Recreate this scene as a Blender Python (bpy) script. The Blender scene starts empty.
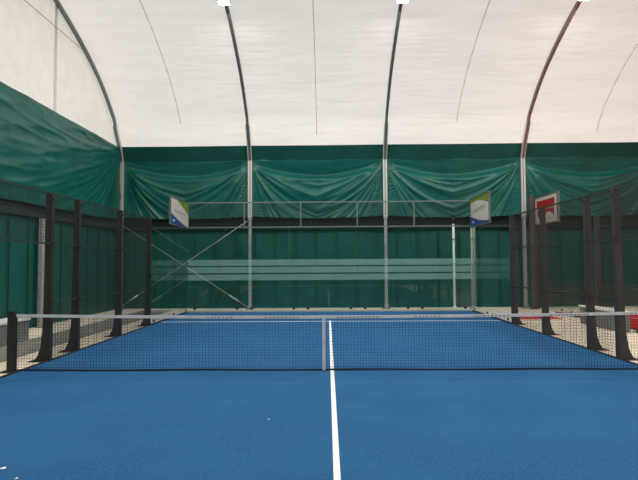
import bpy, bmesh, math, random
from mathutils import Vector, Matrix, noise
random.seed(4)
S = bpy.context.scene
C = S.collection
PI = math.pi

# ------------------------------------------------------------------ materials
def mat(name, col, rough=0.6, metal=0.0, spec=0.5):
    m = bpy.data.materials.new(name); m.use_nodes = True
    b = m.node_tree.nodes['Principled BSDF']
    b.inputs['Base Color'].default_value = (*col, 1)
    b.inputs['Roughness'].default_value = rough
    b.inputs['Metallic'].default_value = metal
    b.inputs['Specular IOR Level'].default_value = spec
    return m

def noisy(name, c1, c2, scale=8, rough=0.7, bump=0.0, bscale=60, stretch=(1, 1, 1), spec=0.5, metal=0.0, detail=6, c3=None, s3=0.6):
    m = mat(name, c1, rough, metal, spec)
    nt = m.node_tree; N = nt.nodes; L = nt.links; b = N['Principled BSDF']
    tc = N.new('ShaderNodeTexCoord'); mp = N.new('ShaderNodeMapping')
    mp.inputs['Scale'].default_value = stretch
    L.new(tc.outputs['Object'], mp.inputs['Vector'])
    n = N.new('ShaderNodeTexNoise'); n.inputs['Scale'].default_value = scale; n.inputs['Detail'].default_value = detail
    L.new(mp.outputs['Vector'], n.inputs['Vector'])
    r = N.new('ShaderNodeValToRGB')
    r.color_ramp.elements[0].position = 0.35; r.color_ramp.elements[1].position = 0.65
    r.color_ramp.elements[0].color = (*c1, 1); r.color_ramp.elements[1].color = (*c2, 1)
    L.new(n.outputs['Fac'], r.inputs['Fac'])
    out = r.outputs['Color']
    if c3:
        n3 = N.new('ShaderNodeTexNoise'); n3.inputs['Scale'].default_value = s3; n3.inputs['Detail'].default_value = 4
        L.new(mp.outputs['Vector'], n3.inputs['Vector'])
        r3 = N.new('ShaderNodeValToRGB'); r3.color_ramp.elements[0].position = 0.45; r3.color_ramp.elements[1].position = 0.75
        r3.color_ramp.elements[0].color = (0, 0, 0, 1); r3.color_ramp.elements[1].color = (1, 1, 1, 1)
        L.new(n3.outputs['Fac'], r3.inputs['Fac'])
        mx = N.new('ShaderNodeMixRGB'); L.new(r3.outputs['Color'], mx.inputs['Fac'])
        L.new(out, mx.inputs['Color1']); mx.inputs['Color2'].default_value = (*c3, 1)
        out = mx.outputs['Color']
    L.new(out, b.inputs['Base Color'])
    if bump > 0:
        nb = N.new('ShaderNodeTexNoise'); nb.inputs['Scale'].default_value = bscale; nb.inputs['Detail'].default_value = 5
        L.new(mp.outputs['Vector'], nb.inputs['Vector'])
        bp = N.new('ShaderNodeBump'); bp.inputs['Strength'].default_value = bump; bp.inputs['Distance'].default_value = 0.02
        L.new(nb.outputs['Fac'], bp.inputs['Height']); L.new(bp.outputs['Normal'], b.inputs['Normal'])
    return m

def membrane(name, col, trans, gloss_rough=0.5):
    # white tent cloth: part of the daylight outside comes through it
    m = bpy.data.materials.new(name); m.use_nodes = True
    nt = m.node_tree; N = nt.nodes; L = nt.links; N.clear()
    o = N.new('ShaderNodeOutputMaterial'); d = N.new('ShaderNodeBsdfDiffuse'); t = N.new('ShaderNodeBsdfTranslucent')
    mx = N.new('ShaderNodeMixShader'); mx.inputs[0].default_value = trans
    tc = N.new('ShaderNodeTexCoord'); mp = N.new('ShaderNodeMapping'); mp.inputs['Scale'].default_value = (0.35, 1.6, 1.6)
    n = N.new('ShaderNodeTexNoise'); n.inputs['Scale'].default_value = 1.7; n.inputs['Detail'].default_value = 7
    r = N.new('ShaderNodeValToRGB'); r.color_ramp.elements[0].position = 0.3; r.color_ramp.elements[1].position = 0.7
    r.color_ramp.elements[0].color = (col[0]*.93, col[1]*.925, col[2]*.915, 1); r.color_ramp.elements[1].color = (*col, 1)
    L.new(tc.outputs['Object'], mp.inputs['Vector']); L.new(mp.outputs['Vector'], n.inputs['Vector']); L.new(n.outputs['Fac'], r.inputs['Fac'])
    L.new(r.outputs['Color'], d.inputs['Color']); L.new(r.outputs['Color'], t.inputs['Color'])
    bp = N.new('ShaderNodeBump'); bp.inputs['Strength'].default_value = 0.6; bp.inputs['Distance'].default_value = 0.06
    nb = N.new('ShaderNodeTexNoise'); nb.inputs['Scale'].default_value = 2.2; nb.inputs['Detail'].default_value = 5
    mp2 = N.new('ShaderNodeMapping'); mp2.inputs['Scale'].default_value = (0.5, 3.2, 3.2)
    L.new(tc.outputs['Object'], mp2.inputs['Vector']); L.new(mp2.outputs['Vector'], nb.inputs['Vector'])
    L.new(nb.outputs['Fac'], bp.inputs['Height']); L.new(bp.outputs['Normal'], d.inputs['Normal'])
    L.new(d.outputs[0], mx.inputs[1]); L.new(t.outputs[0], mx.inputs[2]); L.new(mx.outputs[0], o.inputs['Surface'])
    return m

def glass(name, tint, gl=1.0, rough=0.0):
    m = bpy.data.materials.new(name); m.use_nodes = True
    nt = m.node_tree; N = nt.nodes; L = nt.links; N.clear()
    o = N.new('ShaderNodeOutputMaterial'); t = N.new('ShaderNodeBsdfTransparent'); g = N.new('ShaderNodeBsdfGlossy')
    t.inputs['Color'].default_value = (*tint, 1); g.inputs['Roughness'].default_value = rough
    g.inputs['Color'].default_value = (gl, gl, gl, 1)
    f = N.new('ShaderNodeFresnel'); gm = N.new('ShaderNodeNewGeometry'); mr = N.new('ShaderNodeMapRange')
    mr.inputs['To Min'].default_value = 1.45; mr.inputs['To Max'].default_value = 1/1.45   # same reflectance on both faces of the thin pane
    L.new(gm.outputs['Backfacing'], mr.inputs['Value']); L.new(mr.outputs['Result'], f.inputs['IOR'])
    mx = N.new('ShaderNodeMixShader')
    L.new(f.outputs[0], mx.inputs[0]); L.new(t.outputs[0], mx.inputs[1]); L.new(g.outputs[0], mx.inputs[2]); L.new(mx.outputs[0], o.inputs['Surface'])
    return m

def frosted(name, col, cover):
    m = bpy.data.materials.new(name); m.use_nodes = True
    nt = m.node_tree; N = nt.nodes; L = nt.links; N.clear()
    o = N.new('ShaderNodeOutputMaterial'); t = N.new('ShaderNodeBsdfTransparent'); d = N.new('ShaderNodeBsdfDiffuse')
    d.inputs['Color'].default_value = (*col, 1)
    mx = N.new('ShaderNodeMixShader'); mx.inputs[0].default_value = cover
    L.new(t.outputs[0], mx.inputs[1]); L.new(d.outputs[0], mx.inputs[2]); L.new(mx.outputs[0], o.inputs['Surface'])
    return m

def emit(name, col, st):
    m = bpy.data.materials.new(name); m.use_nodes = True
    b = m.node_tree.nodes['Principled BSDF']
    b.inputs['Emission Color'].default_value = (*col, 1); b.inputs['Emission Strength'].default_value = st
    return m

def turf(name, c1, c2, c3):
    m = noisy(name, c1, c2, scale=60, rough=0.95, bump=0.6, bscale=150, spec=0.15, detail=3, c3=c3, s3=0.9)
    return m

M = {}
M['blue'] = turf('blue artificial turf', (0.015, 0.094, 0.24), (0.031, 0.143, 0.325), (0.030, 0.140, 0.305))
M['redturf'] = turf('red artificial turf', (0.55, 0.025, 0.02), (0.68, 0.04, 0.03), (0.6, 0.04, 0.03))
M['line'] = mat('white line', (0.86, 0.88, 0.9), 0.9, spec=0.2)
M['concrete'] = noisy('beige concrete', (0.80, 0.68, 0.54), (0.90, 0.78, 0.64), 2.5, 0.85, 0.2, 40, c3=(0.74, 0.63, 0.51), s3=0.7)
M['darkstrip'] = noisy('dark grey floor band', (0.19, 0.18, 0.16), (0.25, 0.24, 0.21), 3, 0.8, 0.1, 40)  # darker band on the floor outside the left fence
M['block'] = noisy('grey block', (0.17, 0.18, 0.165), (0.23, 0.24, 0.22), 5, 0.85, 0.2, 30)
M['blocktop'] = noisy('pale slab', (0.62, 0.64, 0.6), (0.74, 0.75, 0.7), 5, 0.7)
M['blackrub'] = mat('black rubber edge', (0.012, 0.013, 0.014), 0.8)
M['white'] = membrane('white tent cloth', (0.90, 0.865, 0.82), 0.5)
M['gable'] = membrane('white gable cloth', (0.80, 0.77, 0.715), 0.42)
M['green'] = noisy('green vinyl', (0.003, 0.092, 0.076), (0.005, 0.120, 0.100), 1.5, 0.38, 0.25, 5, spec=0.38)
M['greenshade'] = noisy('dark green vinyl', (0.004, 0.086, 0.072), (0.005, 0.106, 0.090), 1.5, 0.55, 0.5, 2.2, spec=0.35)
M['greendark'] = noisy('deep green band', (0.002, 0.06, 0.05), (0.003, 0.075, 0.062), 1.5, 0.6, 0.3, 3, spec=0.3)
M['rib'] = mat('grey steel rib', (0.19, 0.19, 0.185), 0.5, 0.5)
M['ribredcast'] = mat('steel rib with red reflection', (0.26, 0.165, 0.155), 0.5, 0.4)  # red reflected off the neighbouring court, put into the rib colour
M['track'] = mat('pale aluminium track', (0.62, 0.62, 0.58), 0.45, 0.2)
M['galv'] = noisy('galvanised steel', (0.36, 0.38, 0.37), (0.5, 0.52, 0.5), 14, 0.5, metal=0.4)
M['galvdark'] = noisy('dull galvanised steel', (0.20, 0.22, 0.21), (0.30, 0.32, 0.31), 14, 0.6, metal=0.3)
M['polewhite'] = mat('bright pole paint', (0.85, 0.9, 0.88), 0.35, 0.0)
M['post'] = noisy('dark brown post paint', (0.024, 0.023, 0.021), (0.034, 0.031, 0.028), 10, 0.55, spec=0.3)
M['postlit'] = noisy('lit post paint', (0.036, 0.032, 0.029), (0.052, 0.046, 0.041), 10, 0.55)  # same post paint, made lighter for the light falling on the right fence
M['postbrown'] = noisy('worn brown post paint', (0.055, 0.046, 0.042), (0.075, 0.062, 0.056), 10, 0.6)
M['wire'] = mat('dark mesh wire', (0.035, 0.035, 0.034), 0.6, 0.2)
M['rail'] = mat('dark rail', (0.035, 0.04, 0.038), 0.5, 0.2)
M['topframe'] = mat('grey mesh frame', (0.16, 0.19, 0.18), 0.5, 0.3)
M['net'] = mat('black net cord', (0.012, 0.02, 0.03), 0.8)
M['band'] = noisy('white net band', (0.60, 0.60, 0.60), (0.72, 0.72, 0.72), 6, 0.8)
M['mark'] = mat('faded band print', (0.33, 0.32, 0.34), 0.8)
M['glass'] = glass('clear tempered glass', (0.91, 0.945, 0.94), .85)
M['frost'] = frosted('frosted film', (0.42, 0.72, 0.64), 0.19)
M['black'] = mat('black hardware', (0.01, 0.01, 0.01), 0.5)
M['signwhite'] = mat('sign white', (0.56, 0.53, 0.48), 0.55)
M['signgreen'] = mat('sign green', (0.15, 0.25, 0.025), 0.5)
M['signblue'] = mat('sign blue', (0.012, 0.06, 0.22), 0.5)
M['signgrey'] = mat('sign grey print', (0.33, 0.32, 0.27), 0.6)
M['signred'] = mat('sign red', (0.36, 0.012, 0.018), 0.5)
M['signlight'] = mat('sign pale mark', (0.35, 0.5, 0.75), 0.5)
M['signframe'] = mat('sign frame', (0.15, 0.15, 0.13), 0.5, 0.3)
M['cable'] = mat('cable', (0.36, 0.29, 0.26), 0.6)
M['seam'] = mat('seam', (0.69, 0.665, 0.62), 0.8)
M['lamp'] = emit('lamp glow', (1, 1, 0.92), 30)
M['lampbody'] = mat('lamp body', (0.5, 0.5, 0.48), 0.4, 0.4)
M['redmat'] = noisy('red mat', (0.60, 0.045, 0.035), (0.72, 0.06, 0.045), 6, 0.9)
M['fluff'] = mat('white speck', (0.85, 0.87, 0.9), 0.9)
M['gapshade'] = noisy('dark gap shade', (0.010, 0.026, 0.021), (0.024, 0.048, 0.040), 30, 0.9, stretch=(.2, .2, 6))  # shade of the gap below the drapes, put into a dark colour
M['strip'] = mat('curtain seam', (0.003, 0.064, 0.048), 0.7)

# ------------------------------------------------------------------ helpers
class MB:
    def __init__(s): s.v = []; s.f = []
    def box(s, x0, y0, z0, x1, y1, z1):
        b = len(s.v)
        s.v += [(x0,y0,z0),(x1,y0,z0),(x1,y1,z0),(x0,y1,z0),(x0,y0,z1),(x1,y0,z1),(x1,y1,z1),(x0,y1,z1)]
        s.f += [tuple(b+i for i in q) for q in ((0,3,2,1),(4,5,6,7),(0,1,5,4),(1,2,6,5),(2,3,7,6),(3,0,4,7))]
        return s
    def cyl(s, p, q, r, n=10, r2=None):
        p = Vector(p); q = Vector(q); d = (q-p).normalized(); r2 = r if r2 is None else r2
        a = d.orthogonal().normalized(); c = d.cross(a); b = len(s.v)
        for k in range(n):
            t = 2*PI*k/n; o = a*math.cos(t)+c*math.sin(t)
            s.v.append(tuple(p+o*r)); s.v.append(tuple(q+o*r2))
        for k in range(n):
            j = (k+1) % n; s.f.append((b+2*k, b+2*j, b+2*j+1, b+2*k+1))
        s.f.append(tuple(b+2*k for k in reversed(range(n)))); s.f.append(tuple(b+2*k+1 for k in range(n)))
        return s
    def prism(s, pts, axis, a, b_):
        # outline pts (2D) extruded along axis from a to b_
        n = len(pts); b = len(s.v)
        for t in (a, b_):
            for (u, w) in pts:
                s.v.append({'x': (t, u, w), 'y': (u, t, w), 'z': (u, w, t)}[axis])
        s.f.append(tuple(range(b, b+n))); s.f.append(tuple(reversed(range(b+n, b+2*n))))
        for k in range(n):
            j = (k+1) % n; s.f.append((b+k, b+n+k, b+n+j, b+j))
        return s
    def sweep(s, path, hw, hd):
        # rectangular bar swept along a path in the YZ plane; hw half width along X, hd half depth
        b = len(s.v); n = len(path)
        for i, (x, y, z) in enumerate(path):
            a = Vector(path[max(i-1, 0)]); c = Vector(path[min(i+1, n-1)]); d = (c-a).normalized()
            nn = Vector((0, -d.z, d.y)) if abs(d.x) < 0.99 else Vector((0, 0, 1))
            P = Vector((x, y, z))
            for (sx, sn) in ((-1,-1),(1,-1),(1,1),(-1,1)):
                s.v.append(tuple(P+Vector((sx*hw, 0, 0))+nn*sn*hd))
        for i in range(n-1):
            for k in range(4):
                j = (k+1) % 4; s.f.append((b+4*i+k, b+4*i+j, b+4*i+4+j, b+4*i+4+k))
        s.f.append((b, b+3, b+2, b+1)); e = b+4*(n-1); s.f.append((e, e+1, e+2, e+3))
        return s
    def build(s, name, m, parent=None, smooth=False, bevel=0):
        me = bpy.data.meshes.new(name); me.from_pydata(s.v, [], s.f); me.update()
        bm = bmesh.new(); bm.from_mesh(me); bmesh.ops.recalc_face_normals(bm, faces=bm.faces); bm.to_mesh(me); bm.free()
        if smooth:
            for p in me.polygons: p.use_smooth = True
        me.materials.append(m)
        o = bpy.data.objects.new(name, me); C.objects.link(o)
        if bevel:
            md = o.modifiers.new('bevel', 'BEVEL'); md.width = bevel; md.segments = 2
        if parent: o.parent = parent
        return o

def tag(o, label, cat, group=None):
    o['label'] = label; o['category'] = cat
    if group: o['group'] = group
    return o
def struct(o): o['kind'] = 'structure'; return o
def thing(name, label, cat, loc=(0, 0, 0), group=None):
    o = bpy.data.objects.new(name, None); o.empty_display_size = 0.1; C.objects.link(o); o.location = loc
    return tag(o, label, cat, group)
def dup(root, loc, label, group=None):
    r = root.copy(); C.objects.link(r); r.location = loc; r['label'] = label
    if group: r['group'] = group
    for ch in list(root.children):
        c = ch.copy(); C.objects.link(c); c.parent = r
        for g in list(ch.children):
            d = g.copy(); C.objects.link(d); d.parent = c
    return r

# ------------------------------------------------------------------ key measures
YC = 11.2                      # tent columns of the long side
YL = 11.72                     # lower curtain of the long side
XG = -7.87                     # gable end
COLX = [-7.87, -2.97, 2.13, 7.30, 12.45, 17.6]
XR = 22.8
arch_half = [(11.2, 5.6), (10.98, 6.12), (10.40, 7.07), (9.65, 7.72), (8.95, 8.20), (8.2, 8.6), (7.4, 8.95), (6.56, 9.26), (5.5, 9.62), (4.5, 9.92), (3.2, 10.22), (1.8, 10.42), (0, 10.5)]
def arch_full():
    return arch_half + [(-y, z) for (y, z) in reversed(arch_half[:-1])]
def arch_z(y):
    y = abs(y)
    for (a, za), (b, zb) in zip(arch_half, arch_half[1:]):
        if b <= y <= a: return za + (zb-za)*(a-y)/(a-b)
    return 5.6

# ------------------------------------------------------------------ setting
struct(MB().box(-8.6, -12.4, -0.2, XR+.4, 12.4, 0.0).build('floor', M['concrete']))
struct(MB().box(-6.92, -9.5, 0.0, -5.82, 11.0, 0.006).build('trim_1', M['darkstrip']))

def court(x0, x1, y0, y1, m, service_ys, xc, yc0):
    s = struct(MB().box(x0, y0, 0.0, x1, y1, 0.012).build('court_surface', m))
    MB().box(xc-.028, service_ys[0]-.2, .012, xc+.028, service_ys[1]+.2, .016).build('centre_line', M['line'], s)
    for y in service_ys:
        MB().box(x0+.02, y-.028, .0125, x1-.02, y+.028, .0155).build('service_line', M['line'], s)
    e = MB()
    e.box(x0-.045, y0, 0, x0, y1, .03).box(x1, y0, 0, x1+.045, y1, .03)
    e.build('edge_strip', M['blackrub'], s)
    return s
court(-5, 5, -10, 10, M['blue'], (-6.95, 6.95), 0.0, 0)
NX0 = 7.7; NDY = 0.9
court(NX0-.06, NX0+10, -9.1, 9.4, M['redturf'], (-6.05, 7.40), NX0+5, NDY)

# long wall lower curtains
def grid_xz(x0, x1, z0, z1, nx, nz, f, name, m, smooth=True, plane='x'):
    mb = MB()
    for j in range(nz+1):
        for i in range(nx+1):
            u = x0+(x1-x0)*i/nx; z = z0+(z1-z0)*j/nz
            d = f(u, z)
            mb.v.append((u, d, z) if plane == 'x' else (d, u, z))
    for j in range(nz):
        for i in range(nx):
            a = j*(nx+1)+i; mb.f.append((a, a+1, a+nx+2, a+nx+1))
    return mb, name, m, smooth
def put(g): mb, name, m, smooth = g; return mb.build(name, m, smooth=smooth)

def lowf(base, sgn):
    def f(u, z):
        return base + sgn*(0.012*noise.noise(Vector((u*2.2, z*1.6, 3.1))) + 0.035*noise.noise(Vector((u*.8, z*.35, 7.3))) + 0.006*math.sin(u*9.1)*math.sin(z*1.2+u))
    return f
struct(put(grid_xz(XG-.3, XR, 0.0, 4.6, 300, 36, lowf(YL, 1), 'wall_back', M['greenshade'])))
struct(MB().box(XG-.3, -11.8, 0, XR, -11.7, 6.2).build('wall_front', M['greenshade']))
sh = MB()
for k in range(40):
    x = XG+.35+k*0.78
    sh.box(x, YL-.06, .03, x+.03, YL-.03, 3.9)
struct(sh.build('trim_2', M['strip']))
struct(put(grid_xz(-11.7, 11.7, 0.0, 4.6, 230, 36, lowf(-8.13, 1), 'wall_left', M['greenshade'], plane='y')))
sh = MB()
for k in range(26):
    y = -10+k*0.86
    sh.box(-8.10, y, .03, -8.07, y+.03, 3.9)
struct(sh.build('trim_3', M['strip']))
struct(MB().box(XR, -11.7, 0, XR+.05, 11.7, 6.2).build('wall_right', M['greenshade']))

# roof membrane: white from z 6.1 upward, green band just below it
def roof_pt(u, y, z):
    # billow between ribs: pulled out in mid bay near the eaves
    b = 0.0
    for a, c in zip(COLX, COLX[1:]+[XR]):
        if a <= u <= c:
            t = (u-a)/(c-a); b = math.sin(PI*t)
    w = 0.02*noise.noise(Vector((u*.5, y*2.3, z*2.3)))
    return b, w
prof = []
full = arch_full()
for (a, b) in zip(full, full[1:]):
    n = max(2, int(math.dist(a, b)/0.22))
    for i in range(n): prof.append((a[0]+(b[0]-a[0])*i/n, a[1]+(b[1]-a[1])*i/n))
prof.append(full[-1])
def offs(i):
    a = prof[max(i-1, 0)]; c = prof[min(i+1, len(prof)-1)]
    d = Vector((c[0]-a[0], c[1]-a[1])).normalized()
    return Vector((d.y, -d.x))      # outward for path going from +Y side over the top
def roof(zlo, zhi, name, m, x0, x1, nx):
    mb = MB(); idx = [i for i, p in enumerate(prof) if zlo-1e-6 <= p[1] <= zhi+1e-6]
    runs = []; 
    for i in idx:
        if runs and i == runs[-1][-1]+1: runs[-1].append(i)
        else: runs.append([i])
    for run in runs:
        b0 = len(mb.v)
        for i in run:
            y, z = prof[i]; o = offs(i)
            for k in range(nx+1):
                u = x0+(x1-x0)*k/nx; b, w = roof_pt(u, y, z)
                q = 0.09+w*(.3+b)-0.03*b
                mb.v.append((u, y+o.x*q, z+o.y*q))
        for r in range(len(run)-1):
            for k in range(nx):
                a = b0+r*(nx+1)+k; mb.f.append((a, a+1, a+nx+2, a+nx+1))
    return mb.build(name, m, smooth=True)
# profile vertex exactly at 6.12 exists, so both share that seam
struct(roof(6.12, 20, 'ceiling', M['white'], XG-.12, XR, 250))
struct(roof(5.5, 6.12, 'wall_back_upper', M['greendark'], XG-.12, XR, 250))

# gable end (white above, green behind the drapes)
def gable(x, name):
    mb = MB(); pts = [(y, z) for (y, z) in arch_full() if z >= 6.1]
    pts = [(11.1, 6.08)] + pts + [(-11.1, 6.08)]
    mb.v = [(x, y*1.0, z+.05) for (y, z) in pts]; mb.f = [tuple(range(len(pts)))]
    mb.v[0] = (x, 11.1, 6.08); mb.v[-1] = (x, -11.1, 6.08)
    return struct(mb.build(name, M['gable']))
gable(XG-.1, 'wall_left_gable'); gable(XR+.02, 'wall_right_gable')
struct(MB().box(XG-.085, 6.38, 6.1, XG-.07, 6.50, arch_z(6.44)).build('trim_4', M['seam']))

# ------------------------------------------------------------------ draped green curtains hung between columns
def sst(a, b, t): t = max(0, min(1, (t-a)/(b-a))); return t*t*(3-2*t)
def drape_depth(x, u, v, w, seed, flat):
    # depth away from the court; u distance from nearer column, v distance below hanging line, w bay half width
    q = 1-math.exp(-(u+.10)/(3.2 if flat else 1.7))
    p = (v+.02)/max(q, .05)
    amp = min(1, u/.3)*math.exp(-max(0, abs(p)-6)/3)
    r1 = 1-abs(noise.noise(Vector((p*1.25+seed*3.7, x*.22, seed))))*2
    r2 = 1-abs(noise.noise(Vector((p*2.9+seed*1.3, x*.35, seed+5.1))))*2
    r3 = 1-abs(noise.noise(Vector((p*6.5-seed, x*.7, seed+9.1))))*2
    k = .55 if flat else 1
    fold = k*(0.060*max(0, r1)**2.2 + 0.036*max(0, r2)**3 + 0.010*max(0, r3)**2*math.exp(-abs(p)/4))
    wr = 0.008*noise.noise(Vector((x*3.1+v*2, v*3.5, seed*2)))+0.02*noise.noise(Vector((x*1.1, v*1.4, seed)))
    if flat: return -amp*fold*1.1 + wr
    sag = .16+.42*math.sin(PI/2*min(1, u/w))
    rec = .34*min(v, sag)*min(1, u/.4)
    belly = (rec+.10)*sst(sag, sag+.26, v)*min(1, u/.5)*(1-.5*sst(sag+.4, 2.1, v)) - rec
    return -amp*fold*(.35+.65*sst(sag-.1, sag+.3, v)) + wr - belly
def drape(x0, x1, z0, z1, base, sgn, seed, plane, label, flat=False):
    nx = int((x1-x0)/.04); nz = 64; w = (x1-x0)/2
    if flat: w = 2.6
    mb = MB()
    for j in range(nz+1):
        for i in range(nx+1):
            u = x0+(x1-x0)*i/nx
            ue = min(u-x0, x1-u) if not flat else x1-u
            zb = z0-0.08*math.sin(PI*min(1, ue/w)/2) + .03*noise.noise(Vector((u*1.3, seed, 0)))
            z = zb+(z1-zb)*j/nz; v = z1-z
            d = base+sgn*drape_depth(u, ue, v, w, seed, flat)
            mb.v.append((u, d, z) if plane == 'x' else (d, u, z))
    for j in range(nz):
        for i in range(nx):
            a = j*(nx+1)+i; mb.f.append((a, a+1, a+nx+2, a+nx+1))
    o = mb.build('draped_curtain', M['green'], smooth=True)
    return tag(o, label, 'curtain', 'draped green curtains below the white roof')
lab = ['wrinkled green drape on the back wall, left bay above the crossed bracing rods',
       'wrinkled green drape on the back wall, just left of the centre column',
       'wrinkled green drape on the back wall, behind the right blue and green sign',
       'wrinkled green drape on the back wall, behind the red and white sign']
for k in range(4):
    x1 = COLX[k+1]
    drape(COLX[k]+.05, x1-.05, 3.5, 5.66, 11.27, 1, 1.7*k+2.3, 'x', lab[k])
drape(COLX[4]+.05, COLX[5]-.05, 3.5, 5.66, 11.27, 1, 11.3, 'x', 'wrinkled green drape on the back wall beyond the right edge of the view')
drape(-5.2, 11.15, 3.42, 6.12, -7.90, -1, 12.9, 'y', 'long creased green drape hanging along the left end wall', flat=True)
# dark strips standing in for the shaded gap under the drapes
struct(MB().box(XG-.2, YL-.13, 3.02, XR, YL-.07, 3.75).build('gap_shade_strip_1', M['gapshade']))
struct(MB().box(-8.06, -11.6, 3.02, -8.02, YL-.2, 3.6).build('gap_shade_strip_2', M['gapshade']))

# ------------------------------------------------------------------ tent columns and ribs
def arch_frame(k, label):
    x = COLX[k]; t = thing('tent_arch_frame', label, 'tent frame', (x, YC, 0), 'tent arch frames')
    t.location = (x, 0, 0)
    mb = MB(); mb.box(-.055, YC-.06, .02, .055, YC+.05, 3.45)
    mb.box(-.075, YC-.075, 3.38, .075, YC+.065, 3.46)
    mb.build('column', M['galv'], t)
    MB().box(-.16, YC-.14, 0, .16, YC+.14, .02).cyl((-.11, YC-.1, .02), (-.11, YC-.1, .05), .016).cyl((.11, YC-.1, .02), (.11, YC-.1, .05), .016).box(-.09,YC-.09,.02,-.06,YC+.06,.16).box(.06,YC-.09,.02,.09,YC+.06,.16).build('base_plate', M['galvdark'], t)
    up = MB(); up.box(-.075, YC-.075, 3.46, -.022, YC+.02, 5.62); up.box(.022, YC-.075, 3.46, .075, YC+.02, 5.62); up.box(-.03, YC-.045, 3.46, .03, YC+.02, 5.62)
    up.build('keder_track', M['track'], t)
    up = MB(); up.box(-.012, YC-.05, 3.5, .012, YC-.045, 5.6).build('track_slot', M['rib'], t)
    # rib following the arch, smoothed
    path = []
    f = arch_full(); n = len(f)
    for i in range(n-1):
        p0, p1, p2, p3 = f[max(i-1, 0)], f[i], f[i+1], f[min(i+2, n-1)]
        if i in (0, 1, n-3, n-2): p0 = (2*p1[0]-p2[0], 2*p1[1]-p2[1]); p3 = (2*p2[0]-p1[0], 2*p2[1]-p1[1])   # straight knee pieces
        if i == 2: p0 = (2*p1[0]-p2[0], 2*p1[1]-p2[1])
        for s_ in range(4):
            t_ = s_/4
            c = [0.5*((2*p1[a])+(-p0[a]+p2[a])*t_+(2*p0[a]-5*p1[a]+4*p2[a]-p3[a])*t_**2+(-p0[a]+3*p1[a]-3*p2[a]+p3[a])*t_**3) for a in (0, 1)]
            path.append((0, c[0], c[1]))
    path.append((0, *f[-1]))
    MB().sweep(path, .046, .055).build('rib', M['ribredcast'] if k == 3 else M['rib'], t)
    e = MB(); lowp = [p for p in path if p[2] < 6.9 and p[1] > 0]
    e.sweep([(-.064, y-.03, z) for (_, y, z) in lowp], .010, .05); e.sweep([(.064, y-.03, z) for (_, y, z) in lowp], .010, .05)
    e.build('rib_edge', M['track'], t)
    # foot of the far side
    MB().box(-.055, -YC-.05, 0, .055, -YC+.06, 5.62).build('column', M['galv'], t)
    return t
arch_frame(0, 'grey tent arch rib and pale column in the back left corner')
arch_frame(1, 'grey tent arch rib on the column just right of the bracing cross')
arch_frame(2, 'grey tent arch rib on the column just right of the court centre line')
arch_frame(3, 'tent arch rib with red reflection on the column left of the red and white sign')
arch_frame(4, 'tent arch rib beyond the right edge of the view')

g = thing('gable_column', 'pale steel upright against the left end wall behind the first fence post', 'column', (-7.965, 5.92, 0))
MB().box(-.045, -.09, 0, .045, .09, 3.0).build('shaft', M['galv'], g)
MB().box(-.11, -.13, 0, .11, .13, .02).build('base_plate', M['galvdark'], g)

def tube(name, pts, r, m, parent=None):
    mb = MB()
    for a, b in zip(pts, pts[1:]): mb.cyl(a, b, r, 6)
    return mb.build(name, m, parent, smooth=True)
def below_roof(x, d, zmin, lim=None):
    pts = []
    for (y, z) in prof[::2]:
        if z < zmin or (lim is not None and y < lim): continue
        pts.append((x, y-d*.8*(1 if y > 0 else -1)*(1 if abs(y) > 5 else .3), z-d*.5))
    return pts
for x, zm, lb in ((-5.42, 6.75, 'thin cable under the white roof in the left bay'), (-.43, 6.3, 'thin cable under the white roof above the court centre'),
              (4.68, 6.55, 'thin cable under the white roof between the second lamp and the rib with red reflection'), (9.85, 6.5, 'thin cable under the white roof at the right edge')):
    tag(tube('roof_cable', below_roof(x, .05, zm), .0085, M['cable']), lb, 'cable', 'roof cables')
tag(tube('gable_cable', [(XG+.0, 8.2, 8.6), (XG+.0, 5.3, 8.58), (XG+.0, 0, 8.55), (XG+.0, -8.1, 8.6)], .010, M['cable']), 'thin horizontal cable across the white left end wall', 'cable')

# crossed bracing rods in the left bay
def rod(a, b, tb0, tb1, label):
    a = Vector(a); b = Vector(b)
    t = thing('bracing_rod', label, 'bracing rod', tuple(a), 'crossed bracing rods')
    MB().cyl((0, 0, 0), b-a, .014, 8).build('rod', M['galv'], t, smooth=True)
    MB().cyl((b-a)*tb0, (b-a)*tb1, .03, 8).build('turnbuckle', M['track'], t, smooth=True)
rod((-7.8, 11.06, 3.2), (-3.05, 11.06, .10), .86, .93, 'thin steel bracing rod slanting down to the right in the left bay')
rod((-7.8, 11.0, .12), (-3.05, 11.0, 3.3), .08, .14, 'thin steel bracing rod slanting up to the right in the left bay')

# two free standing poles behind the back glass
def pole(x, m, label, z1):
    t = thing('steel_pole', label, 'pole', (x, 11.0, 0), 'poles behind the back glass')
    MB().cyl((0, 0, .02), (0, 0, z1), .042, 14).build('pole', m, t, smooth=True)
    MB().cyl((0, 0, 0), (0, 0, .02), .15, 18).cyl((0, 0, .02), (0, 0, .12), .085, 14, .045).build('foot', m, t, smooth=True)
    MB().cyl((0, 0, 1.65), (0, 0, 1.72), .052, 14).build('coupling', M['galv'], t, smooth=True); MB().cyl((0, 0, 2.55), (0, 0, 2.60), .050, 14).build('coupling', M['galv'], t, smooth=True)
    MB().cyl((0, 0, z1), (0, 0, z1+.28), .055, 12).cyl((0, 0, z1+.28), (0, 0, z1+.31), .09, 12).build('pole_head', M['black'], t, smooth=True)
pole(4.62, M['polewhite'], 'bright white pole behind the back glass, left of the pair', 3.15)
pole(5.29, M['galv'], 'dull grey pole behind the back glass, under the right blue and green sign', 3.15)

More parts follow.
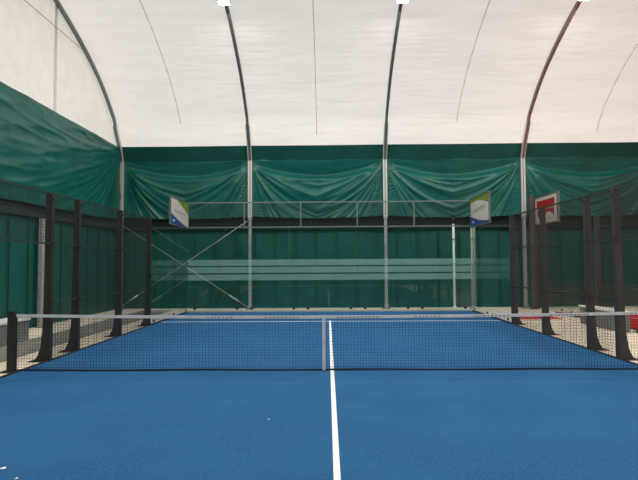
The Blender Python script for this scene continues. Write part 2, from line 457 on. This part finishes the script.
# ------------------------------------------------------------------ side fence posts
def post_mesh(side, m, m2=None):
    # inner face at X=0 (court side), fin outward; side=-1 fence on the left, foot flares to -X
    pts = [(0, 0)]
    for (w, z) in ((.31, 0), (.30, .02), (.255, .05), (.215, .12), (.18, .22), (.158, .36), (.143, .54), (.13, .9), (.12, 2.0), (.11, 3.02)): pts.append((side*w, z))
    pts.append((0, 3.02))
    mb = MB().prism(pts, 'y', -.05, .05)
    return mb
def make_post(side, label, loc, m=None, group='fence posts with flared feet'):
    t = thing('fence_post', label, 'post', loc, group)
    post_mesh(side, None).build('fin', m or M['post'], t, bevel=.006)
    MB().box(min(0, side*.36), -.11, 0, max(0, side*.36), .11, .014).build('foot_plate', m or M['post'], t)
    for z in (1.05, 2.1, 2.9): MB().cyl((-side*.02, 0, z), (side*.0, 0, z), .018, 8).build('bolt', M['black'], t)
    return t
PY = [0.92, 1.95, 4.07, 6.12]
nm = ['nearest beyond the net post', 'second beyond the net', 'third beyond the net', 'farthest, at the start of the glass']
pl = make_post(-1, 'dark flared-foot steel post of the left fence, '+nm[0], (-5, PY[0], 0))
pr = make_post(1, 'dark flared-foot steel post of the right fence, '+nm[0], (5, PY[0], 0), M['postlit'])
for y, n in zip(PY[1:], nm[1:]):
    dup(pl, (-5, y, 0), 'dark flared-foot steel post of the left fence, '+n)
    dup(pr, (5, y, 0), 'dark flared-foot steel post of the right fence, '+n)
dup(pl, (-5, -.92, 0), 'dark flared-foot steel post of the left fence, on the near side of the net')
dup(pr, (5, -.92, 0), 'dark flared-foot steel post of the right fence, on the near side of the net')
kn = MB().cyl((0, 0, 0), (.06, 0, 0), .045, 14).build('latch_knob', M['black']); kn.parent = None
tag(kn, 'round black knob on the farthest left fence post', 'knob'); kn.location = (-5+.0, 6.04, 1.42)

# mesh panels in the YZ plane
def side_mesh(x, y0, y1, z0, z1, label, group, rails, wr=.0024, pitch=.05, mw=None):
    t = thing('mesh_fence_panel', label, 'fence panel', (x, y0, z0), group)
    L_ = y1-y0; H_ = z1-z0; mb = MB()
    n = int(L_/pitch)
    for i in range(n+1):
        y = i*L_/n; mb.box(-wr, y-wr, 0, wr, y+wr, H_)
    n = int(H_/pitch)
    for i in range(n+1):
        z = i*H_/n; mb.box(-wr+.005, 0, z-wr, wr+.005, L_, z+wr)
    mb.build('wire_mesh', mw or M['wire'], t)
    for z in rails:
        MB().box(-.016, 0, z-z0-.014, .016, L_, z-z0+.014).build('rail', M['rail'], t)
    return t
G1 = 'left fence mesh panels'; G2 = 'right fence mesh panels'
segs = [(-.87, .87, 2.1, (2.1, 3.0), 'above the open doorway beside the net'), (.97, 1.90, .05, (1.05, 2.1, 3.0), 'narrow one just beyond the doorway'),
        (2.0, 4.02, .05, (1.05, 2.1, 3.0), 'between the second and third posts'), (4.12, 6.07, .05, (1.05, 2.1, 3.0), 'between the third and farthest posts')]
for (a, b, z0, rr, n) in segs:
    side_mesh(-5.03, a, b, z0, 3.0, 'dark wire mesh panel of the left fence, '+n, G1, rr)
    side_mesh(5.03, a, b, z0, 3.0, 'dark wire mesh panel of the right fence, '+n, G2, rr)

# ------------------------------------------------------------------ glass walls
def glass_back(xa, y, label, group, w=1.96, frost=True):
    t = thing('glass_screen', label, 'glass wall panel', (xa+1, y, 0), group)
    MB().box(-w/2, -.006, .016, w/2, .006, 2.98).build('glass_pane', M['glass'], t)
    if frost:
        for (a, b) in ((1.64, 1.85), (1.385, 1.595), (1.125, 1.335)):
            MB().box(-1, -.0095, a, 1, -.0085, b).build('frosted_band', M['frost'], t)
    for s in ((-1, 1) if frost else ()):
        MB().cyl((s*.75, -.03, .135), (s*.75, .03, .135), .045, 14).cyl((s*.75, -.05, .135), (s*.75, .05, .135), .02, 8).build('glass_clamp', M['black'], t, smooth=False)
    return t
def glass_side(x, ya, label, group, w=1.92, frost=True):
    t = thing('glass_screen', label, 'glass wall panel', (x, ya+w/2, 0), group)
    MB().box(-.006, -w/2, .016, .006, w/2, 2.98).build('glass_pane', M['glass'], t)
    for s in (-1, 1):
        MB().cyl((-.02, s*.7, .11), (.02, s*.7, .11), .03, 14).build('glass_clamp', M['black'], t)
    return t
bn = ['leftmost, in front of the bracing cross', 'second from the left', 'middle one behind the court centre line', 'fourth from the left', 'rightmost, in front of the two poles']
for k in range(5):
    glass_back(-5+2*k, 10.0, 'back glass wall panel with frosted bands, '+bn[k], 'back glass panels')
MB_f = MB().box(-5.0, 9.965, 0, 5.0, 10.035, .05)
tag(MB_f.build('glass_base_channel', M['galv']), 'pale low metal channel under the back glass wall', 'channel')
for s, nme in ((-1, 'left'), (1, 'right')):
    glass_side(s*5.0, 6.19, 'clear glass panel of the %s side wall, next to the farthest fence post' % nme, 'side glass panels', w=1.87)
    glass_side(s*5.0, 8.09, 'clear glass panel of the %s side wall, at the back corner under the sign' % nme, 'side glass panels', w=1.88)
    tag(MB().box(s*5.0-.03, 6.17, 0, s*5.0+.03, 9.96, .05).build('glass_base_channel', M['rail']), 'dark low channel under the %s side glass' % nme, 'channel')

# mesh topping above the back glass
def top_mesh(xa, label, y=10.0):
    t = thing('mesh_top_panel', label, 'fence panel', (xa, y, 2.99), 'mesh panels above the back glass')
    mb = MB(); wr = .0026
    for i in range(41): x = i*.05; mb.box(x-wr, -wr, 0, x+wr, wr, .88)
    for i in range(18): z = i*.0515; mb.box(0, -wr+.005, z-wr, 2, wr+.005, z+wr)
    mb.build('wire_mesh', M['wire'], t)
    MB().box(0, -.018, .87, 2, .018, .91).build('top_rail', M['topframe'], t)
    MB().box(0, -.018, -.01, 2, .018, .03).build('bottom_rail', M['topframe'], t)
    MB().box(-.02, -.022, -.01, .02, .022, .91).build('upright', M['topframe'], t)
    if xa > 2.9: MB().box(1.98, -.022, -.01, 2.02, .022, .91).build('upright', M['topframe'], t)
tn = ['leftmost, beside the left sign', 'second from left, crossing the second white column', 'middle one', 'fourth from left, crossing the third white column', 'rightmost, beside the right sign']
for k in range(5): top_mesh(-5+2*k, 'grey framed mesh strip above the back glass, '+tn[k])

# ------------------------------------------------------------------ side signs (blue, white, green)
def blur_text(mb, plane, u0, u1, z0, z1, off0, off1, flip=1, n=6):
    w = (u1-u0)/n
    for i in range(n):
        a = u0+i*w; b = a+w*.62
        mb_add(mb, plane, a, b, z0, z1, off0, off1)
def mb_add(mb, plane, a, b, z0, z1, o0, o1):
    if plane == 'x': mb.box(o0, a, z0, o1, b, z1)
    else: mb.box(a, o0, z0, b, o1, z1)
def lens_sign(side, x, ya, yb, z0, z1, label):
    # plate in the YZ plane, artwork on the face turned to the court.
    # r runs 0..1 from the viewer's left to right; on the left sign right = far, on the right sign right = near
    t = thing('advert_sign', label, 'sign', (x, (ya+yb)/2, z0), 'blue white and green signs above the side glass')
    L_ = yb-ya; H_ = z1-z0; inn = -side      # towards court
    def Y(r): return (-L_/2+r*L_) if side < 0 else (L_/2-r*L_)
    MB().box(-.015, -L_/2, 0, .015, L_/2, H_).build('board', M['signwhite'], t)
    def poly(pts, m, nme, lift):
        xa = inn*(.015+lift); xb = inn*(.015+lift+.003)
        MB().prism([(Y(r), h*H_) for r, h in pts], 'x', min(xa, xb), max(xa, xb)).build(nme, m, t)
    n = 14
    if side < 0:
        up = [(i/n, 1.0-0.5*((i/n-.28)/.72)**1.25) for i in range(4, n+1)]
        poly([(.25, 1)]+up+[(1, 1)], M['signgreen'], 'green_corner', 0)
        lo = [(i/n*.98, .42*(1-i/n)**1.4) for i in range(0, n+1)]
        poly([(0, 0)]+[(.98, 0)]+list(reversed(lo)), M['signblue'], 'blue_corner', .0)
        tx = (.20, .84, .50, .60)
    else:
        up = [(i/n, .86+.06*math.sin(PI*i/n*.9)-.22*(i/n)**2) for i in range(n+1)]
        poly([(0, 1)]+up+[(1, 1)], M['signgreen'], 'green_corner', 0)
        lo = [(i/n, .36-.28*math.sin(PI/2*(i/n))) for i in range(n+1)]
        poly([(0, 0)]+[(1, 0)]+list(reversed(lo)), M['signblue'], 'blue_corner', .0)
        tx = (.18, .84, .46, .60)
    mb = MB(); xa = inn*.0185; xb = inn*.0215
    k = 7; w = (tx[1]-tx[0])/k
    for i in range(k):
        r0 = tx[0]+i*w; r1 = r0+w*.6; a, b = sorted((Y(r0), Y(r1)))
        dz = .015*i if side > 0 else -.008*i
        mb.box(min(xa, xb), a, (tx[2]+dz)*H_, max(xa, xb), b, (tx[3]+dz-(.03 if i % 2 else 0))*H_)
    mb.build('lettering', M['signgrey'], t)
    a, b = sorted((Y(.10), Y(.2)))
    MB().box(min(xa, xb), a, .10*H_, max(xa, xb), b, .18*H_).build('small_mark', M['signlight'], t)
    f = MB(); e = .035
    f.box(-.03, -L_/2-e, -e, .03, -L_/2, H_+e).box(-.03, L_/2, -e, .03, L_/2+e, H_+e).box(-.03, -L_/2, H_, .03, L_/2, H_+e).box(-.03, -L_/2, -e, .03, L_/2, 0)
    f.build('frame', M['signframe'], t)
lens_sign(-1, -5.0, 7.9, 9.95, 3.0, 3.84, 'white board with green and blue corners on top of the left side glass')
lens_sign(1, 5.0, 7.9, 9.95, 2.97, 3.90, 'white board with green and blue corners on top of the right side glass')

# ------------------------------------------------------------------ net
def net_top(x): return .882+.042*(abs(x)/5.1)**2
net = thing('tennis_net', 'black court net with white top band across the middle of the blue court', 'net', (0, 0, 0))
mb = MB(); wr = .0016; n = 226
for i in range(n+1):
    x = -5.08+10.16*i/n; mb.box(x-wr, -wr, .03, x+wr, wr, net_top(x)-.02)
for j in range(20):
    t_ = j/19; seg = 24
    for s in range(seg):
        xa = -5.08+10.16*s/seg; xb = -5.08+10.16*(s+1)/seg
        za = .03+(net_top(xa)-.05)*t_; zb = .03+(net_top(xb)-.05)*t_; b = len(mb.v)
        for (x, z) in ((xa, za), (xb, zb)):
            for dy, dz in ((-wr, -wr), (wr, -wr), (wr, wr), (-wr, wr)): mb.v.append((x, dy+.003, z+dz))
        for k in range(4): mb.f.append((b+k, b+(k+1) % 4, b+4+(k+1) % 4, b+4+k))
mb.build('net_mesh', M['net'], net)
def strip(fz0, fz1, th, x0=-5.08, x1=5.08, seg=40):
    mb = MB()
    for s in range(seg+1):
        x = x0+(x1-x0)*s/seg; a = fz0(x); b = fz1(x)
        mb.v += [(x, -th, a), (x, th, a), (x, th, b), (x, -th, b)]
    for s in range(seg):
        b = 4*s
        for k in range(4): mb.f.append((b+k, b+(k+1) % 4, b+4+(k+1) % 4, b+4+k))
    mb.f += [(0, 1, 2, 3), (4*seg+3, 4*seg+2, 4*seg+1, 4*seg)]
    return mb
bd = strip(lambda x: net_top(x)-.046, lambda x: net_top(x), .009).build('top_band', M['band'], net)
x = -4.8; r = random.Random(8)
while x < 4.85:
    n_ = r.randint(6, 11)
    if x < -2.6: x += .7; continue
    mk = MB()
    for i in range(n_):
        w = .04+.02*r.random(); z = net_top(x)-.026
        mk.box(x, -.0105, z-.012, x+w*.7, -.0092, z+.011); x += w+.012
    mk.build('band_print', M['mark'], bd)
    x += .36+.3*r.random()
strip(lambda x: .016+.006*math.sin(x*2.3), lambda x: .040+.006*math.sin(x*2.3+.4), .008).build('bottom_hem', M['net'], net)
MB().box(-.155, -.012, .02, -.105, .012, .885).build('centre_strap', M['band'], net)
def net_post(x, label):
    t = thing('net_post', label, 'net post', (x, 0, 0), 'net posts')
    MB().box(-.058, -.05, .012, .058, .05, .955).build('post', M['post'], t, bevel=.006)
    MB().box(-.16, -.10, 0, .06, .10, .014).build('foot_plate', M['post'], t)
    MB().box(-.062, -.054, .955, .062, .054, .97).build('post_cap', M['black'], t)
net_post(-5.145, 'short dark square post holding the left end of the net')
net_post(5.145, 'short dark square post holding the right end of the net')

# ------------------------------------------------------------------ benches of block beside the courts
def bench(x, y0, y1, w, label):
    t = thing('block_bench', label, 'bench', (x, y0, 0))
    MB().box(0, 0, 0, w, y1-y0, .455).build('block_base', M['block'], t, bevel=.01)
    MB().box(-.03, -.03, .455, w+.03, y1-y0+.03, .505).build('seat_slab', M['blocktop'], t, bevel=.006)
bench(-7.42, .4, 3.55, .5, 'low grey block bench with pale top by the left wall, behind the left net post')
bench(6.97, 4.4, 6.35, .27, 'low grey block bench with pale top seen between the two nearest right fence posts')
tag(MB().box(5.62, 7.35, 0, 6.95, 8.75, .012).build('floor_mat', M['redmat']), 'red mat lying on the concrete behind the right side glass', 'mat')

# ------------------------------------------------------------------ neighbouring court
npst = make_post(-1, 'brown post of the neighbouring red court, behind the left end of the grey bench', (NX0, 6.6, 0), M['postbrown'], 'posts of the neighbouring court')
dup(npst, (NX0, 4.42, 0), 'brown post of the neighbouring red court at the right edge of the picture')
dup(npst, (NX0, 2.3, 0), 'brown post of the neighbouring red court beyond the right edge')
G3 = 'neighbouring court mesh panels'
for (a, b, n) in ((2.35, 4.37, 'beyond the right edge of the view'), (4.47, 6.55, 'behind the grey bench')):
    side_mesh(NX0+.03, a, b, .05, 3.0, 'dark wire mesh panel of the neighbouring court, '+n, G3, (1.05, 2.1, 3.0))
    side_mesh(NX0+.03, a, b, 3.03, 4.0, 'upper dark wire mesh panel of the neighbouring court, '+n, G3, (4.0,))
glass_side(NX0, 6.68, 'clear glass panel of the neighbouring court, right of the grey bench post', 'neighbouring court glass', w=2.06)
glass_side(NX0, 8.77, 'clear glass panel of the neighbouring court below the red and white sign', 'neighbouring court glass', w=2.06)
for k in range(4):
    glass_back(NX0+.02+2*k, 10.9, 'clear glass panel at the back of the red court, %s' % ['nearest its corner', 'second from its corner', 'third from its corner', 'fourth from its corner'][k], 'neighbouring court glass', frost=False)
def upright(x, y, w, z1, label):
    t = thing('corner_upright', label, 'post', (x, y, 0), 'brown uprights at the corner of the neighbouring court')
    MB().box(-w/2, -.05, .012, w/2, .05, z1).build('post', M['postbrown'], t, bevel=.005)
    MB().box(-w/2-.06, -.1, 0, w/2+.06, .1, .014).build('foot_plate', M['postbrown'], t)
upright(7.42, 10.75, .16, 4.12, 'tall brown upright at the left edge of the red and white sign')
upright(7.66, 10.98, .15, 3.0, 'shorter brown upright standing under the red and white sign')
# its sign
t = thing('advert_sign', 'white board with red lettering shape above the neighbouring court, right of the rib with red reflection', 'sign', (7.58, 9.87, 3.08))
L_ = 1.85; H_ = .93
MB().box(-.015, -L_/2, 0, .015, L_/2, H_).build('board', M['signwhite'], t)
def YR(r): return L_/2-r*L_
def face(pts, m, nme, lift=0): MB().prism([(YR(r), h*H_) for r, h in pts], 'x', -.018-lift, -.015-lift).build(nme, m, t)
face([(.10, .60), (.10, .88), (.30, .865), (.90, .87), (.90, .64), (.5, .60)], M['signred'], 'red_block')
low = [(.13, .52), (.13, .30), (.18, .20), (.26, .20)] + [(.26+.16*i/6, .20+.02*i/6) for i in range(1, 7)] + [(.50, .36), (.60, .40), (.72, .37), (.82, .27), (.87, .16), (.87, .50)]
face(low, M['signred'], 'red_block')
mbt = MB()
for i in range(9):
    a, b = sorted((YR(.16+i*.08), YR(.16+i*.08+.05))); mbt.box(-.021, a, .53*H_, -.018, b, (.575+.015*(i % 2))*H_)
mbt.build('lettering', M['signred'], t)
mbt = MB()
for i in range(4):
    a, b = sorted((YR(.58+i*.06), YR(.58+i*.06+.04))); mbt.box(-.021, a, .10*H_, -.018, b, (.16)*H_)
mbt.build('small_lettering', M['signgrey'], t)
f = MB(); e = .05
f.box(-.03, -L_/2-e*1.6, -e, .03, -L_/2, H_+e).box(-.03, L_/2, -e, .03, L_/2+e, H_+e).box(-.03, -L_/2, H_, .03, L_/2, H_+e).box(-.03, -L_/2, -e, .03, L_/2, 0)
f.build('frame', M['signframe'], t)

# ------------------------------------------------------------------ little white specks on the turf
for (x, y, s, lb) in ((-.72, -2.6, .012, 'tiny white speck on the blue turf left of the centre line'), (-2.56, -4.16, .014, 'tiny white speck on the blue turf at the bottom left'), (-2.80, -3.95, .028, 'small white scrap on the blue turf at the bottom left edge')):
    m_ = MB(); m_.v = [(-s, -s*.5, .001), (s, -s*.6, .004), (s*.7, s*.7, .008), (-s*.8, s*.5, .003), (0, 0, .012)]
    m_.f = [(0, 1, 4), (1, 2, 4), (2, 3, 4), (3, 0, 4), (3, 2, 1, 0)]
    o = m_.build('paper_scrap', M['fluff']); o.location = (x, y, .013); tag(o, lb, 'scrap')

# ------------------------------------------------------------------ floodlights on the ribs
def floodlight(x, y, label):
    z = arch_z(y)-.10
    t = thing('floodlight', label, 'lamp', (x, y, z), 'floodlights under the ribs')
    MB().box(-.17, -.13, -.12, .17, .13, -.06).build('housing', M['lampbody'], t, bevel=.01)
    MB().box(-.155, -.115, -.128, .155, .115, -.121).build('lens', M['lamp'], t)
    MB().box(-.18, -.02, -.10, -.17, .02, .08).box(.17, -.02, -.10, .18, .02, .08).box(-.18, -.02, .05, .18, .02, .08).build('bracket', M['lampbody'], t)
    ld = bpy.data.lights.new('floodlight_light', 'AREA'); ld.shape = 'RECTANGLE'; ld.size = .3; ld.size_y = .22; ld.energy = LAMP; ld.color = (1, .98, .92)
    lo = bpy.data.objects.new('floodlight_light', ld); C.objects.link(lo); lo.location = (0, 0, -.14); lo.parent = t
LAMP = 200
for k, lb in ((1, 'glowing floodlight at the top of the left of centre rib'), (2, 'glowing floodlight at the top of the right of centre rib'), (3, 'glowing floodlight at the top of the rib with red reflection')):
    floodlight(COLX[k], 6.18, lb)
for k in range(5): floodlight(COLX[k], -3.0, 'added unseen floodlight on the rib over the near half of the court, above the view')  # unseen lamps, added for the lighting of the near half

# ------------------------------------------------------------------ daylight outside the tent
w = bpy.data.worlds.new('sky'); S.world = w; w.use_nodes = True
bg = w.node_tree.nodes['Background']; bg.inputs['Color'].default_value = (1.0, .985, .965, 1); bg.inputs['Strength'].default_value = 1.36

# ------------------------------------------------------------------ camera
cam = bpy.data.cameras.new('camera'); co = bpy.data.objects.new('camera', cam); C.objects.link(co)
cam.sensor_width = 36; cam.lens = 520/638*36; cam.clip_end = 200
yaw = math.atan(8.2/520); pitch = math.atan(23/520); roll = math.radians(-.35)
R = Matrix.Rotation(yaw, 4, 'Z') @ Matrix.Rotation(PI/2+pitch, 4, 'X') @ Matrix.Rotation(roll, 4, 'Z')
co.matrix_world = Matrix.Translation((.066*-1, -8.35, 1.72)) @ R
S.camera = co
S.view_settings.view_transform = 'Standard'; S.view_settings.look = 'None'; S.view_settings.gamma = 1
S.view_settings.use_curve_mapping = False; S.view_settings.exposure = 0.0
